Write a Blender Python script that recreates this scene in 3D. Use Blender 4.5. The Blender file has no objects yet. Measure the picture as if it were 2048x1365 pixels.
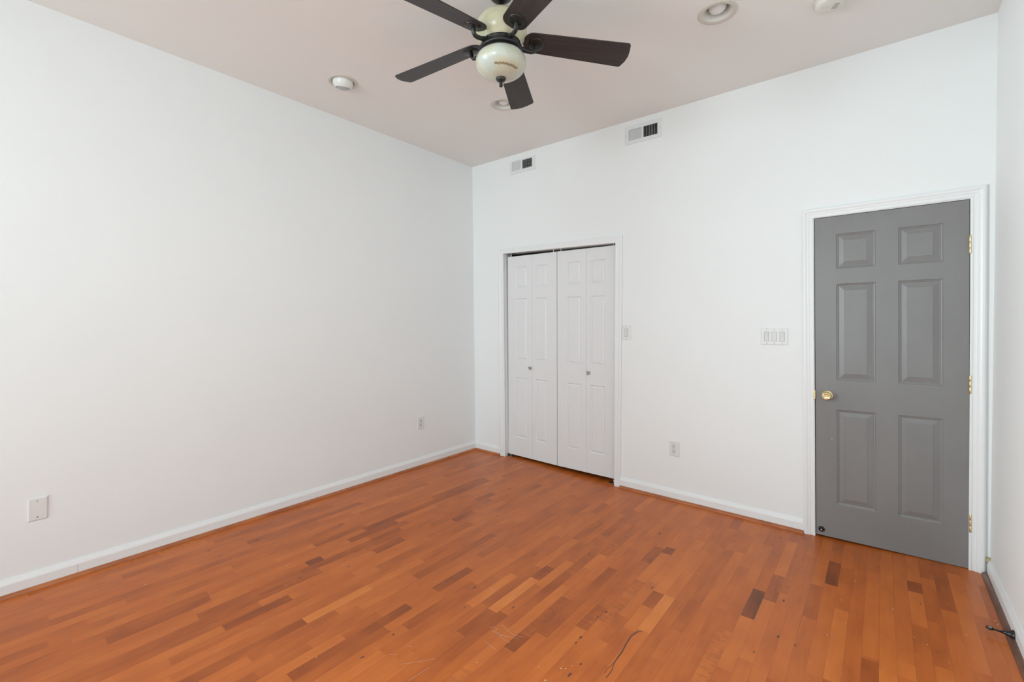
import bpy, bmesh, math, random
from mathutils import Vector, Matrix
random.seed(7)
PI = math.pi
SC = bpy.context.scene
COL = SC.collection

# ------------------------------------------------------------------ camera
cam_d = bpy.data.cameras.new('camera')
cam = bpy.data.objects.new('camera', cam_d); COL.objects.link(cam)
cam_d.sensor_width = 36.0
cam_d.lens = 910.2/2048*36.0
cam_d.shift_y = -40.5/2048
cam_d.clip_start = 0.02
cam.location = (3.407, -3.559, 1.38)
cam.rotation_euler = (math.radians(90), 0, math.radians(39.05))
SC.camera = cam

# ------------------------------------------------------------------ light
SC.view_settings.view_transform = 'Standard'
SC.view_settings.look = 'None'
SC.view_settings.gamma = 1.0
SC.view_settings.use_curve_mapping = False
SC.view_settings.exposure = 0.12

world = bpy.data.worlds.new('daylight'); SC.world = world
world.use_nodes = True
bg = world.node_tree.nodes['Background']
bg.inputs['Color'].default_value = (0.78, 0.93, 1.0, 1)
bg.inputs['Strength'].default_value = 0.4

YR = -6.60                      # the rear wall behind the camera
H = 3.045                       # ceiling height
WINS = [(0.45, 1.65), (2.2, 3.4)]
SIDE = (-5.70, -4.35)            # unseen window added in the left wall to light the right wall
WZ = (0.55, 2.65)
def area(name, loc, rot, sx, sy, power, color, spread):
    d = bpy.data.lights.new(name, 'AREA'); d.shape = 'RECTANGLE'
    d.size = sx; d.size_y = sy; d.energy = power; d.color = color
    o = bpy.data.objects.new(name, d); COL.objects.link(o)
    o.location = loc; o.rotation_euler = rot; d.spread = math.radians(spread)
    return o
for a, b in WINS:               # daylight entering through each rear window
    area('window_daylight', ((a+b)/2, YR-0.35, 1.75), (math.radians(94), 0, math.radians(22)), 1.3, 2.2, 31, (0.825, 0.965, 1.0), 90)
area('window_daylight', (-0.35, sum(SIDE)/2, 1.75), (math.radians(90), 0, math.radians(-58)), 1.4, 2.2, 103, (0.825, 0.965, 1.0), 80)  # added lamp outside the made-up left window, lifts the right wall

# ------------------------------------------------------------------ helpers
class MB:
    """collects shapes, then builds ONE mesh object"""
    def __init__(s): s.v = []; s.f = []; s.sm = []; s.mi = []
    def add(s, vs, fs, smooth=False, mi=0):
        n = len(s.v); s.v += [tuple(x) for x in vs]
        for f in fs: s.f.append([i+n for i in f]); s.sm.append(smooth); s.mi.append(mi)
    def box(s, x0, x1, y0, y1, z0, z1, M=None, mi=0):
        vs = [Vector(p) for p in ((x0,y0,z0),(x1,y0,z0),(x1,y1,z0),(x0,y1,z0),(x0,y0,z1),(x1,y0,z1),(x1,y1,z1),(x0,y1,z1))]
        if M: vs = [M @ v for v in vs]
        s.add(vs, [(0,3,2,1),(4,5,6,7),(0,1,5,4),(1,2,6,5),(2,3,7,6),(3,0,4,7)], mi=mi)
    def quad(s, a, b, c, d, mi=0): s.add([a,b,c,d], [(0,1,2,3)], mi=mi)
    def lathe(s, prof, n=40, M=None, smooth=True, caps=True, mi=0):
        """prof: list of (radius, height) about local Z"""
        vs = []; fs = []
        for r, z in prof:
            for k in range(n):
                a = 2*PI*k/n; vs.append(Vector((r*math.cos(a), r*math.sin(a), z)))
        for i in range(len(prof)-1):
            for k in range(n):
                k2 = (k+1) % n
                fs.append((i*n+k, i*n+k2, (i+1)*n+k2, (i+1)*n+k))
        if caps:
            if prof[0][0] > 1e-6: fs.append(tuple(reversed(range(n))))
            if prof[-1][0] > 1e-6: fs.append(tuple(range((len(prof)-1)*n, len(prof)*n)))
        if M: vs = [M @ v for v in vs]
        s.add(vs, fs, smooth, mi)
    def tube(s, pts, rs, n=14, smooth=True, flat=1.0):
        """tube along points; flat squeezes the section in its second axis"""
        P = [Vector(p) for p in pts]; vs = []; fs = []
        if not isinstance(rs, (list, tuple)): rs = [rs]*len(P)
        up = Vector((0,0,1))
        for i, p in enumerate(P):
            t = (P[min(i+1,len(P)-1)]-P[max(i-1,0)]).normalized()
            u = t.cross(up)
            if u.length < 1e-3: u = t.cross(Vector((1,0,0)))
            u.normalize(); w = u.cross(t).normalized()
            for k in range(n):
                a = 2*PI*k/n
                vs.append(p + u*rs[i]*math.cos(a) + w*rs[i]*flat*math.sin(a))
        for i in range(len(P)-1):
            for k in range(n):
                k2 = (k+1) % n; fs.append((i*n+k, i*n+k2, (i+1)*n+k2, (i+1)*n+k))
        fs.append(tuple(reversed(range(n)))); fs.append(tuple(range((len(P)-1)*n, len(P)*n)))
        s.add(vs, fs, smooth)
    def sweep(s, profs, closed=True):
        """profs: list of stations, each an equal length list of 3d points"""
        n = len(profs[0]); vs = [p for st in profs for p in st]; fs = []
        for i in range(len(profs)-1):
            for k in range(n if closed else n-1):
                k2 = (k+1) % n; fs.append((i*n+k, i*n+k2, (i+1)*n+k2, (i+1)*n+k))
        if closed:
            fs.append(tuple(reversed(range(n)))); fs.append(tuple(range((len(profs)-1)*n, len(profs)*n)))
        s.add(vs, fs)
    def build(s, name, mats, parent=None, bevel=0, origin=None, seg=2, fixn=True):
        me = bpy.data.meshes.new(name)
        vs = s.v
        if origin: vs = [tuple(Vector(v)-Vector(origin)) for v in vs]
        me.from_pydata(vs, [], s.f)
        if not isinstance(mats, (list, tuple)): mats = [mats]
        for m in mats: me.materials.append(m)
        me.polygons.foreach_set('use_smooth', s.sm)
        me.polygons.foreach_set('material_index', s.mi)
        me.update()
        if fixn:
            bm = bmesh.new(); bm.from_mesh(me)
            bmesh.ops.remove_doubles(bm, verts=bm.verts, dist=1e-6)
            bmesh.ops.recalc_face_normals(bm, faces=bm.faces)
            bm.to_mesh(me); bm.free()
        o = bpy.data.objects.new(name, me); COL.objects.link(o)
        if origin: o.location = origin
        if parent: 
            o.parent = parent
            if origin: o.location = origin
        if bevel:
            b = o.modifiers.new('bevel', 'BEVEL'); b.width = bevel; b.segments = seg; b.limit_method = 'ANGLE'; b.angle_limit = math.radians(40)
        return o

def empty(name, loc, rot=(0,0,0)):
    o = bpy.data.objects.new(name, None); COL.objects.link(o)
    o.location = loc; o.rotation_euler = rot; o.empty_display_size = 0.05
    return o
def tag(o, label=None, cat=None, group=None, kind=None):
    if label: o['label'] = label
    if cat: o['category'] = cat
    if group: o['group'] = group
    if kind: o['kind'] = kind
    return o
def struct(o, label=None): return tag(o, label, kind='structure')

# ------------------------------------------------------------------ materials
def srgb(r, g, b):
    f = lambda c: (c/255/12.92) if c <= 10 else ((c/255+0.055)/1.055)**2.4
    return (f(r), f(g), f(b), 1)
def pm(name, color, rough=0.5, metal=0.0, coat=0.0, coat_r=0.1, spec=0.5):
    m = bpy.data.materials.new(name); m.use_nodes = True
    p = m.node_tree.nodes['Principled BSDF']
    p.inputs['Base Color'].default_value = color
    p.inputs['Roughness'].default_value = rough
    p.inputs['Metallic'].default_value = metal
    p.inputs['Coat Weight'].default_value = coat
    p.inputs['Coat Roughness'].default_value = coat_r
    p.inputs['Specular IOR Level'].default_value = spec
    return m, m.node_tree.nodes, m.node_tree.links, p
def mix_noise(m, nodes, links, p, c1, c2, scale=(1,1,1), detail=3, bump=0.0, bscale=300, lo=0.35, hi=0.65, bd=0.001):
    tc = nodes.new('ShaderNodeTexCoord'); mp = nodes.new('ShaderNodeMapping')
    mp.inputs['Scale'].default_value = scale
    links.new(tc.outputs['Object'], mp.inputs['Vector'])
    n = nodes.new('ShaderNodeTexNoise'); n.inputs['Scale'].default_value = 1; n.inputs['Detail'].default_value = detail
    links.new(mp.outputs['Vector'], n.inputs['Vector'])
    r = nodes.new('ShaderNodeValToRGB')
    r.color_ramp.elements[0].position = lo; r.color_ramp.elements[0].color = c1
    r.color_ramp.elements[1].position = hi; r.color_ramp.elements[1].color = c2
    links.new(n.outputs['Fac'], r.inputs['Fac']); links.new(r.outputs['Color'], p.inputs['Base Color'])
    if bump:
        n2 = nodes.new('ShaderNodeTexNoise'); n2.inputs['Scale'].default_value = bscale; n2.inputs['Detail'].default_value = 2
        links.new(tc.outputs['Object'], n2.inputs['Vector'])
        b = nodes.new('ShaderNodeBump'); b.inputs['Strength'].default_value = bump; b.inputs['Distance'].default_value = bd
        links.new(n2.outputs['Fac'], b.inputs['Height']); links.new(b.outputs['Normal'], p.inputs['Normal'])
    return m

a = pm('wall_paint', (0.8,0.8,0.8,1), 0.62, spec=0.3)
M_WALL = mix_noise(*a, (0.865,0.88,0.884,1), (0.885,0.898,0.90,1), (0.9,0.9,0.9), 3, 0.25, 160, bd=0.0006)
a = pm('right_wall_paint', (0.8,0.8,0.8,1), 0.62, spec=0.3)
M_WALLR = mix_noise(*a, (0.86,0.865,0.86,1), (0.88,0.885,0.88,1), (0.9,0.9,0.9), 3, 0.25, 160, bd=0.0006)
a = pm('ceiling_paint', (0.8,0.8,0.8,1), 0.8, spec=0.2)
M_CEIL = mix_noise(*a, (0.88,0.856,0.828,1), (0.90,0.876,0.848,1), (0.5,0.5,0.5), 2, 0.2, 120, bd=0.0006)
M_TRIM = pm('white_trim_paint', (0.86,0.87,0.875,1), 0.32, spec=0.45)[0]
M_DOORW = pm('white_door_paint', (0.80,0.80,0.81,1), 0.38, spec=0.4)[0]
M_PLATE = pm('white_plastic', (0.80,0.80,0.80,1), 0.3)[0]
M_PLATE2 = pm('white_device_plastic', (0.72,0.72,0.715,1), 0.28)[0]
M_SLOT = pm('dark_slot', (0.03,0.028,0.026,1), 0.6)[0]
M_DARK = pm('dark_void', (0.02,0.02,0.02,1), 0.9)[0]
M_INNER = pm('closet_interior_paint', (0.35,0.35,0.35,1), 0.8)[0]
M_BRASS = pm('polished_brass', (0.80,0.68,0.40,1), 0.24, 1.0)[0]
M_STEEL = pm('brushed_steel', (0.62,0.61,0.58,1), 0.32, 1.0)[0]
M_NICKEL = pm('satin_nickel', (0.50,0.49,0.46,1), 0.42, 1.0)[0]
M_BRONZE = pm('oil_rubbed_bronze', (0.022,0.021,0.020,1), 0.36, 0.35, spec=0.6)[0]
M_BLACK = pm('black_enamel', (0.012,0.012,0.013,1), 0.3)[0]
M_VENT = pm('vent_enamel', (0.80,0.82,0.82,1), 0.35)[0]
M_SMOKE = pm('smoke_detector_plastic', (0.78,0.77,0.70,1), 0.4)[0]
M_CAN = pm('can_trim_paint', (0.64,0.60,0.53,1), 0.4)[0]
M_CANIN = pm('can_baffle_paint', (0.72,0.71,0.67,1), 0.3)[0]
M_BULB = pm('frosted_bulb_glass', (0.80,0.81,0.79,1), 0.3, coat=0.2)[0]
M_LENS = pm('gimbal_lamp_lens', (0.45,0.46,0.47,1), 0.3)[0]
M_PINE = pm('raw_wood_end', (0.52,0.42,0.22,1), 0.8)[0]
M_FLECK = pm('dried_paint_fleck', (0.85,0.80,0.76,1), 0.6)[0]
M_SCR = pm('scratched_varnish', (0.62,0.36,0.27,1), 0.6)[0]

# grey door: brushed paint with faint embossed oak grain
m, nd, ln, p = pm('grey_door_paint', (0.2,0.2,0.2,1), 0.33, spec=0.5)
M_GREY = mix_noise(m, nd, ln, p, (0.212,0.207,0.206,1), (0.236,0.231,0.231,1), (3,3,1.6), 4)
tc = nd.new('ShaderNodeTexCoord'); mp = nd.new('ShaderNodeMapping'); mp.inputs['Scale'].default_value = (14, 14, 1.6)
nz = nd.new('ShaderNodeTexNoise'); nz.inputs['Scale'].default_value = 1.5; nz.inputs['Detail'].default_value = 1
wv = nd.new('ShaderNodeTexWave'); wv.inputs['Scale'].default_value = 6; wv.inputs['Distortion'].default_value = 6; wv.inputs['Detail'].default_value = 2
bu = nd.new('ShaderNodeBump'); bu.inputs['Strength'].default_value = 0.10; bu.inputs['Distance'].default_value = 0.001
ln.new(tc.outputs['Object'], mp.inputs['Vector']); ln.new(mp.outputs['Vector'], wv.inputs['Vector'])
ln.new(wv.outputs['Fac'], bu.inputs['Height']); ln.new(bu.outputs['Normal'], p.inputs['Normal'])

# dark walnut fan blades
a = pm('dark_walnut_blade', (0.04,0.03,0.03,1), 0.42, spec=0.4)
M_BLADE = mix_noise(*a, (0.030,0.024,0.023,1), (0.046,0.037,0.035,1), (3,60,60), 3)

# glossy red-orange strip floor; tone and grain offset come from a per-plank attribute
m, nd, ln, p = pm('cherry_strip_floor', (0.4,0.15,0.06,1), 0.30, coat=0.0)
M_FLOOR = m
at = nd.new('ShaderNodeAttribute'); at.attribute_name = 'plank'
sx = nd.new('ShaderNodeSeparateColor'); ln.new(at.outputs['Color'], sx.inputs['Color'])
tc = nd.new('ShaderNodeTexCoord')
off = nd.new('ShaderNodeCombineXYZ')
mu = nd.new('ShaderNodeMath'); mu.operation = 'MULTIPLY'; mu.inputs[1].default_value = 61.0; ln.new(sx.outputs['Green'], mu.inputs[0])
ln.new(mu.outputs[0], off.inputs['X']); ln.new(mu.outputs[0], off.inputs['Y'])
va = nd.new('ShaderNodeVectorMath'); va.operation = 'ADD'
ln.new(tc.outputs['Object'], va.inputs[0]); ln.new(off.outputs[0], va.inputs[1])
mp = nd.new('ShaderNodeMapping'); mp.inputs['Scale'].default_value = (55, 3.5, 1); ln.new(va.outputs[0], mp.inputs['Vector'])
g1 = nd.new('ShaderNodeTexNoise'); g1.inputs['Scale'].default_value = 1; g1.inputs['Detail'].default_value = 5; g1.inputs['Distortion'].default_value = 0.6
ln.new(mp.outputs['Vector'], g1.inputs['Vector'])
mp2 = nd.new('ShaderNodeMapping'); mp2.inputs['Scale'].default_value = (9, 4, 1); ln.new(va.outputs[0], mp2.inputs['Vector'])
g2 = nd.new('ShaderNodeTexNoise'); g2.inputs['Scale'].default_value = 1; g2.inputs['Detail'].default_value = 3
ln.new(mp2.outputs['Vector'], g2.inputs['Vector'])
# tone = plank tone + grain + mottling
def math_(op, a_, b_):
    n = nd.new('ShaderNodeMath'); n.operation = op
    for i, v in enumerate((a_, b_)):
        if isinstance(v, (int, float)): n.inputs[i].default_value = v
        else: ln.new(v, n.inputs[i])
    return n.outputs[0]
t1 = math_('MULTIPLY', math_('SUBTRACT', g1.outputs['Fac'], 0.5), 0.22)
t2 = math_('MULTIPLY', math_('SUBTRACT', g2.outputs['Fac'], 0.5), 0.50)
tone = math_('ADD', math_('ADD', sx.outputs['Red'], t1), t2)
ramp = nd.new('ShaderNodeValToRGB'); cr = ramp.color_ramp
cr.elements[0].position = 0.0; cr.elements[0].color = (0.12,0.034,0.012,1)
cr.elements[1].position = 1.0; cr.elements[1].color = (0.80,0.28,0.065,1)
for pos, c in ((0.25,(0.345,0.078,0.015,1)), (0.5,(0.535,0.131,0.023,1)), (0.75,(0.66,0.182,0.034,1))):
    e = cr.elements.new(pos); e.color = c
ln.new(tone, ramp.inputs['Fac'])
# knots and short dark mineral streaks
mp3 = nd.new('ShaderNodeMapping'); mp3.inputs['Scale'].default_value = (17, 5.5, 1); ln.new(va.outputs[0], mp3.inputs['Vector'])
vo = nd.new('ShaderNodeTexVoronoi'); vo.inputs['Scale'].default_value = 1; ln.new(mp3.outputs['Vector'], vo.inputs['Vector'])
kr = nd.new('ShaderNodeValToRGB'); kr.color_ramp.elements[0].position = 0.03; kr.color_ramp.elements[0].color = (1,1,1,1)
kr.color_ramp.elements[1].position = 0.10; kr.color_ramp.elements[1].color = (0,0,0,1)
ln.new(vo.outputs['Distance'], kr.inputs['Fac'])
sv = nd.new('ShaderNodeSeparateColor'); ln.new(vo.outputs['Color'], sv.inputs['Color'])
kmask = math_('MULTIPLY', math_('GREATER_THAN', sv.outputs['Red'], 0.88), kr.outputs['Color'])
mixk = nd.new('ShaderNodeMix'); mixk.data_type = 'RGBA'
ln.new(math_('MULTIPLY', kmask, 0.6), mixk.inputs['Factor'])
ln.new(ramp.outputs['Color'], mixk.inputs[6]); mixk.inputs[7].default_value = (0.06,0.022,0.014,1)
# figured (curly) boards: fine cross ripples, only where the plank attribute asks
mp4 = nd.new('ShaderNodeMapping'); mp4.inputs['Scale'].default_value = (18, 42, 1); ln.new(va.outputs[0], mp4.inputs['Vector'])
g4 = nd.new('ShaderNodeTexNoise'); g4.inputs['Scale'].default_value = 1; g4.inputs['Detail'].default_value = 1; g4.inputs['Distortion'].default_value = 0.8
ln.new(mp4.outputs['Vector'], g4.inputs['Vector'])
cm = nd.new('ShaderNodeMix'); cm.data_type = 'RGBA'
fr = math_('MULTIPLY', math_('GREATER_THAN', g4.outputs['Fac'], 0.53), math_('MULTIPLY', sx.outputs['Blue'], 0.20))
ln.new(fr, cm.inputs['Factor']); ln.new(mixk.outputs[2], cm.inputs[6]); cm.inputs[7].default_value = (0.16,0.05,0.022,1)
ln.new(cm.outputs[2], p.inputs['Base Color'])
rr = nd.new('ShaderNodeMapRange'); rr.inputs['To Min'].default_value = 0.24; rr.inputs['To Max'].default_value = 0.36
ln.new(g2.outputs['Fac'], rr.inputs['Value']); ln.new(rr.outputs[0], p.inputs['Roughness'])
bu = nd.new('ShaderNodeBump'); bu.inputs['Strength'].default_value = 0.06; bu.inputs['Distance'].default_value = 0.001
ln.new(g2.outputs['Fac'], bu.inputs['Height']); ln.new(bu.outputs['Normal'], p.inputs['Normal'])
p.inputs['Specular IOR Level'].default_value = 0.29

a = pm('stained_shoe_moulding', (0.26,0.09,0.035,1), 0.3)
M_SHOE = mix_noise(*a, (0.34,0.105,0.036,1), (0.50,0.16,0.052,1), (6,6,6), 3)
a = pm('worn_shoe_moulding', (0.14,0.06,0.04,1), 0.35)
M_SHOER = mix_noise(*a, (0.115,0.052,0.036,1), (0.19,0.085,0.052,1), (10,8,10), 4)

# alabaster glass: cream and pale green swirls with one ragged brown vein
def alabaster(name, zv, amp, a0, a1, wid, warm):
    m, nd, ln, p = pm(name, (0.7,0.7,0.6,1), 0.25, coat=0.25, coat_r=0.15)
    tc = nd.new('ShaderNodeTexCoord')
    n1 = nd.new('ShaderNodeTexNoise'); n1.inputs['Scale'].default_value = 9; n1.inputs['Detail'].default_value = 4; n1.inputs['Distortion'].default_value = 1.2
    ln.new(tc.outputs['Object'], n1.inputs['Vector'])
    r = nd.new('ShaderNodeValToRGB'); e = r.color_ramp
    e.elements[0].position = 0.36; e.elements[0].color = (0.54,0.49,0.33,1) if warm else (0.53,0.52,0.40,1)
    e.elements[1].position = 0.62; e.elements[1].color = (0.57,0.57,0.43,1) if warm else (0.53,0.58,0.53,1)
    e2 = e.elements.new(0.5); e2.color = (0.59,0.565,0.39,1) if warm else (0.575,0.585,0.48,1)
    ln.new(n1.outputs['Fac'], r.inputs['Fac'])
    s = nd.new('ShaderNodeSeparateXYZ'); ln.new(tc.outputs['Object'], s.inputs[0])
    def mt(op, a_, b_=0.0):
        n = nd.new('ShaderNodeMath'); n.operation = op
        for i, v in enumerate((a_, b_)):
            if isinstance(v, (int, float)): n.inputs[i].default_value = v
            else: ln.new(v, n.inputs[i])
        return n.outputs[0]
    ang = mt('ARCTAN2', s.outputs['Y'], s.outputs['X'])
    cx = nd.new('ShaderNodeCombineXYZ'); ln.new(mt('MULTIPLY', ang, 9.0), cx.inputs['X'])
    n2 = nd.new('ShaderNodeTexNoise'); n2.inputs['Scale'].default_value = 1.4; n2.inputs['Detail'].default_value = 5; n2.inputs['Roughness'].default_value = 0.75
    ln.new(cx.outputs[0], n2.inputs['Vector'])
    zz = mt('ADD', mt('SUBTRACT', zv, mt('MULTIPLY', ang, 0.002)), mt('MULTIPLY', mt('SUBTRACT', n2.outputs['Fac'], 0.5), amp))
    d = mt('ABSOLUTE', mt('SUBTRACT', s.outputs['Z'], zz))
    inr = mt('MULTIPLY', mt('GREATER_THAN', ang, a0), mt('LESS_THAN', ang, a1))
    v1 = mt('MULTIPLY', mt('LESS_THAN', d, wid), inr)
    halo = nd.new('ShaderNodeMapRange'); halo.inputs['From Min'].default_value = 0.0; halo.inputs['From Max'].default_value = 0.028
    halo.inputs['To Min'].default_value = 0.5; halo.inputs['To Max'].default_value = 0.0
    ln.new(d, halo.inputs['Value'])
    mh = nd.new('ShaderNodeMix'); mh.data_type = 'RGBA'; ln.new(mt('MULTIPLY', halo.outputs[0], inr), mh.inputs['Factor'])
    ln.new(r.outputs['Color'], mh.inputs[6]); mh.inputs[7].default_value = (0.60,0.50,0.27,1)
    mv = nd.new('ShaderNodeMix'); mv.data_type = 'RGBA'; ln.new(mt('MULTIPLY', v1, 0.75), mv.inputs['Factor'])
    ln.new(mh.outputs[2], mv.inputs[6]); mv.inputs[7].default_value = (0.16,0.10,0.05,1)
    ln.new(mv.outputs[2], p.inputs['Base Color'])
    return m
M_GLASS_LO = alabaster('alabaster_glass', -0.4295, 0.022, -1.20, 0.16, 0.0030, False)
M_GLASS_UP = alabaster('amber_alabaster_glass', -0.20, 0.02, -0.4, 0.4, 0.002, True)

# window pane: thin clear glass
m = bpy.data.materials.new('window_pane_glass'); m.use_nodes = True
nt = m.node_tree; nt.nodes.clear()
o_ = nt.nodes.new('ShaderNodeOutputMaterial'); tr = nt.nodes.new('ShaderNodeBsdfTransparent'); gl = nt.nodes.new('ShaderNodeBsdfGlossy')
gl.inputs['Roughness'].default_value = 0.02; mxs = nt.nodes.new('ShaderNodeMixShader'); mxs.inputs[0].default_value = 0.06
nt.links.new(tr.outputs[0], mxs.inputs[1]); nt.links.new(gl.outputs[0], mxs.inputs[2]); nt.links.new(mxs.outputs[0], o_.inputs[0])
M_PANE = m

# ------------------------------------------------------------------ room geometry facts
XL0, XL1 = 0.0173, -0.035       # the left wall leans out a little towards the ceiling
XR0, XR1 = 3.866, 3.8965        # and so does the right wall
def sm(a, b, x):
    t = max(0, min(1, (x-a)/(b-a))); return t*t*(3-2*t)
def sag(x):                     # the old floor dips along the back wall
    return -0.0225*(sm(0.35, 1.5, x) - sm(3.12, 3.78, x))
YB = 0.75                       # floor runs on under the doors into closet and hall

# -- floor ------------------------------------------------------------
PW, PX0 = 0.057, 0.037
KNOWN = [  # (x of left edge, y near, y far, tone, figured)
 (1.289,-2.52,-2.17,.86,0),(1.342,-2.39,-2.03,.72,0),(1.285,-3.05,-2.52,.30,0),(1.07,-2.78,-2.48,.24,0),(0.949,-2.57,-2.26,.30,0),
 (0.824,-2.28,-2.19,.06,0),(1.577,-2.31,-2.14,.18,0),(1.630,-2.95,-2.31,.33,0),(1.746,-2.66,-2.41,.82,0),(1.402,-1.96,-1.66,.30,0),
 (1.402,-2.30,-1.96,.62,0),(1.799,-1.95,-1.60,.80,0),(1.914,-1.91,-1.56,.95,0),(1.914,-1.56,-1.41,.24,1),(1.85,-1.90,-1.45,.38,0),(1.978,-1.60,-1.29,.74,0),
 (2.148,-2.06,-1.95,.10,0),(2.148,-1.95,-1.60,.35,1),(1.571,-1.97,-1.71,.22,0),(2.549,-1.59,-1.26,.90,0),(2.891,-1.19,-0.91,.00,0),
 (2.891,-1.60,-1.19,.66,0),(2.952,-0.69,-0.20,.72,0),(2.952,-0.87,-0.69,.30,0),(2.952,-0.98,-0.87,.28,0),(3.180,-0.62,-0.33,.10,0),
 (2.492,-1.41,-1.26,.25,0),(2.492,-1.62,-1.41,.62,0),(2.379,-1.22,-0.85,.66,0),(2.835,-0.87,-0.63,.64,0),(2.668,-1.49,-1.21,.35,0),
 (3.511,-0.79,-0.46,.66,0),(3.511,-0.46,-0.34,.22,0),(3.341,-1.6,-1.18,.30,0),(3.341,-1.16,-0.34,.60,0),(3.453,-1.22,-1.12,.74,0),(3.569,-1.5,-1.07,.72,0),
 (2.834,-1.95,-1.35,.55,1),(2.32,-1.02,-0.80,.22,0),(2.378,-0.85,-0.76,.12,0),(2.095,-1.10,-0.60,.42,1),(2.035,-1.40,-0.95,.40,1),
 (2.321,-1.75,-1.55,.34,1),(2.206,-1.9,-1.2,.30,0),(2.263,-1.5,-0.95,.40,0),(1.687,-2.25,-1.8,.36,0),(0.72,-1.83,-1.5,.18,0),(0.777,-1.98,-1.62,.24,0),
 (0.66,-2.15,-1.8,.3,0),(0.434,-1.75,-1.35,.76,0),(0.32,-1.95,-1.6,.34,0),(0.32,-2.4,-1.95,.36,0),(1.06,-1.35,-1.15,.22,0),(1.0,-1.5,-0.9,.34,0),(0.95,-1.0,-0.8,.18,0)]
KNOWN = [(a, b, c, 0.50+(t-0.50)*(0.80 if t < 0.5 else 0.72), f) for a, b, c, t, f in KNOWN]
cols = {}
for x, y0, y1, t, fg in KNOWN:
    cols.setdefault(int(round((x-PX0)/PW)), []).append((y0, y1, t, fg))
fv = []; ff = []; fa = []
i0, i1 = -3, int((4.05-PX0)/PW)+1
for i in range(i0, i1):
    xa, xb = PX0+i*PW, PX0+(i+1)*PW
    known = sorted(cols.get(i, []))
    segs = []; y = YR-0.15
    def fill(ya, yb):
        yy = ya
        while yy < yb-1e-4:
            L = random.choice((0.22,0.3,0.38,0.45,0.55,0.65,0.8)) * random.uniform(0.85,1.15)
            ye = yy+L
            if yb-ye < 0.16: ye = yb
            t = random.gauss(0.51, 0.06)
            if random.random() < 0.08: t -= random.uniform(0.08, 0.18)
            if random.random() < 0.06: t += random.uniform(0.05, 0.12)
            segs.append((yy, ye, max(0.1, min(0.85, t)), 1 if random.random() < 0.02 else 0)); yy = ye
    for k in known:
        if k[0] > y+0.01: fill(y, k[0])
        if k[1] > y: segs.append((max(y,k[0]), k[1], k[2], k[3])); y = k[1]
    fill(y, YB)
    za, zb = sag(xa), sag(xb)
    for (ya, ye, t, fg) in segs:
        n = len(fv); fv += [(xa,ya,za),(xb,ya,zb),(xb,ye,zb),(xa,ye,za)]; ff.append((n,n+1,n+2,n+3)); fa.append((t, random.random(), float(fg)))
me = bpy.data.meshes.new('floor'); me.from_pydata(fv, [], ff); me.materials.append(M_FLOOR)
ca = me.color_attributes.new('plank', 'FLOAT_COLOR', 'CORNER')
for pi_, pl in enumerate(me.polygons):
    for li in pl.loop_indices: ca.data[li].color = (*fa[pi_], 1)
floor = bpy.data.objects.new('floor', me); COL.objects.link(floor); struct(floor, 'glossy red-orange strip wood floor')
# hairline joints between boards, as thin dark lines lying in the surface
jb = MB()
for i in range(i0+3, i1-2):
    x = PX0+i*PW; z = sag(x)+0.0002
    jb.add([(x-0.0003,YR,z),(x+0.0003,YR,z),(x+0.0003,0.2,z),(x-0.0003,0.2,z)], [(0,1,2,3)])
M_JOINT = pm('floor_joint', (0.30,0.085,0.028,1), 0.4)[0]
jb.build('board_joints', M_JOINT, floor, fixn=False)
def on_floor(x, y): return (x, y, sag(x)+0.0004)
def streak(mb, pts, w):
    for (xa,ya),(xb,yb) in zip(pts, pts[1:]):
        d = Vector((xb-xa, yb-ya)); L = d.length or 1e-6; nx, ny = -d.y/L*w/2, d.x/L*w/2
        mb.add([on_floor(xa+nx,ya+ny), on_floor(xa-nx,ya-ny), on_floor(xb-nx,yb-ny), on_floor(xb+nx,yb+ny)], [(0,1,2,3)])
sb = MB()
SCR = [[(1.884, -2.406), (1.93, -2.349), (1.972, -2.295)], [(1.978, -2.437), (1.988, -2.341)], [(2.021, -2.011), (2.03, -1.993), (2.054, -1.995), (2.045, -2.018), (2.079, -2.006)], [(2.045, -1.959), (2.094, -1.973), (2.14, -1.977), (2.176, -1.963)], [(2.048, -2.021), (2.097, -2.011), (2.166, -1.984)], [(2.085, -2.022), (2.126, -2.029), (2.153, -2.028)], [(2.058, -2.089), (2.099, -2.094), (2.131, -2.096)], [(2.089, -2.018), (2.119, -2.004)]] + [[(1.80,-2.40),(1.83,-2.38)], [(1.82,-2.32),(1.84,-2.31)]]
for s_ in SCR: streak(sb, s_, 0.0017)
kb = MB(); kr_ = random.Random(11)
for crk, w_ in (([(2.569, -1.593), (2.553, -1.616), (2.546, -1.658), (2.549, -1.715), (2.557, -1.774), (2.556, -1.824), (2.56, -1.859), (2.568, -1.886), (2.569, -1.919), (2.567, -1.94)], 0.0035), ([(2.556, -1.598), (2.54, -1.652), (2.55, -1.742), (2.556, -1.828), (2.555, -1.872), (2.55, -1.893), (2.553, -1.924)], 0.0022)): streak(kb, crk, w_)
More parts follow.
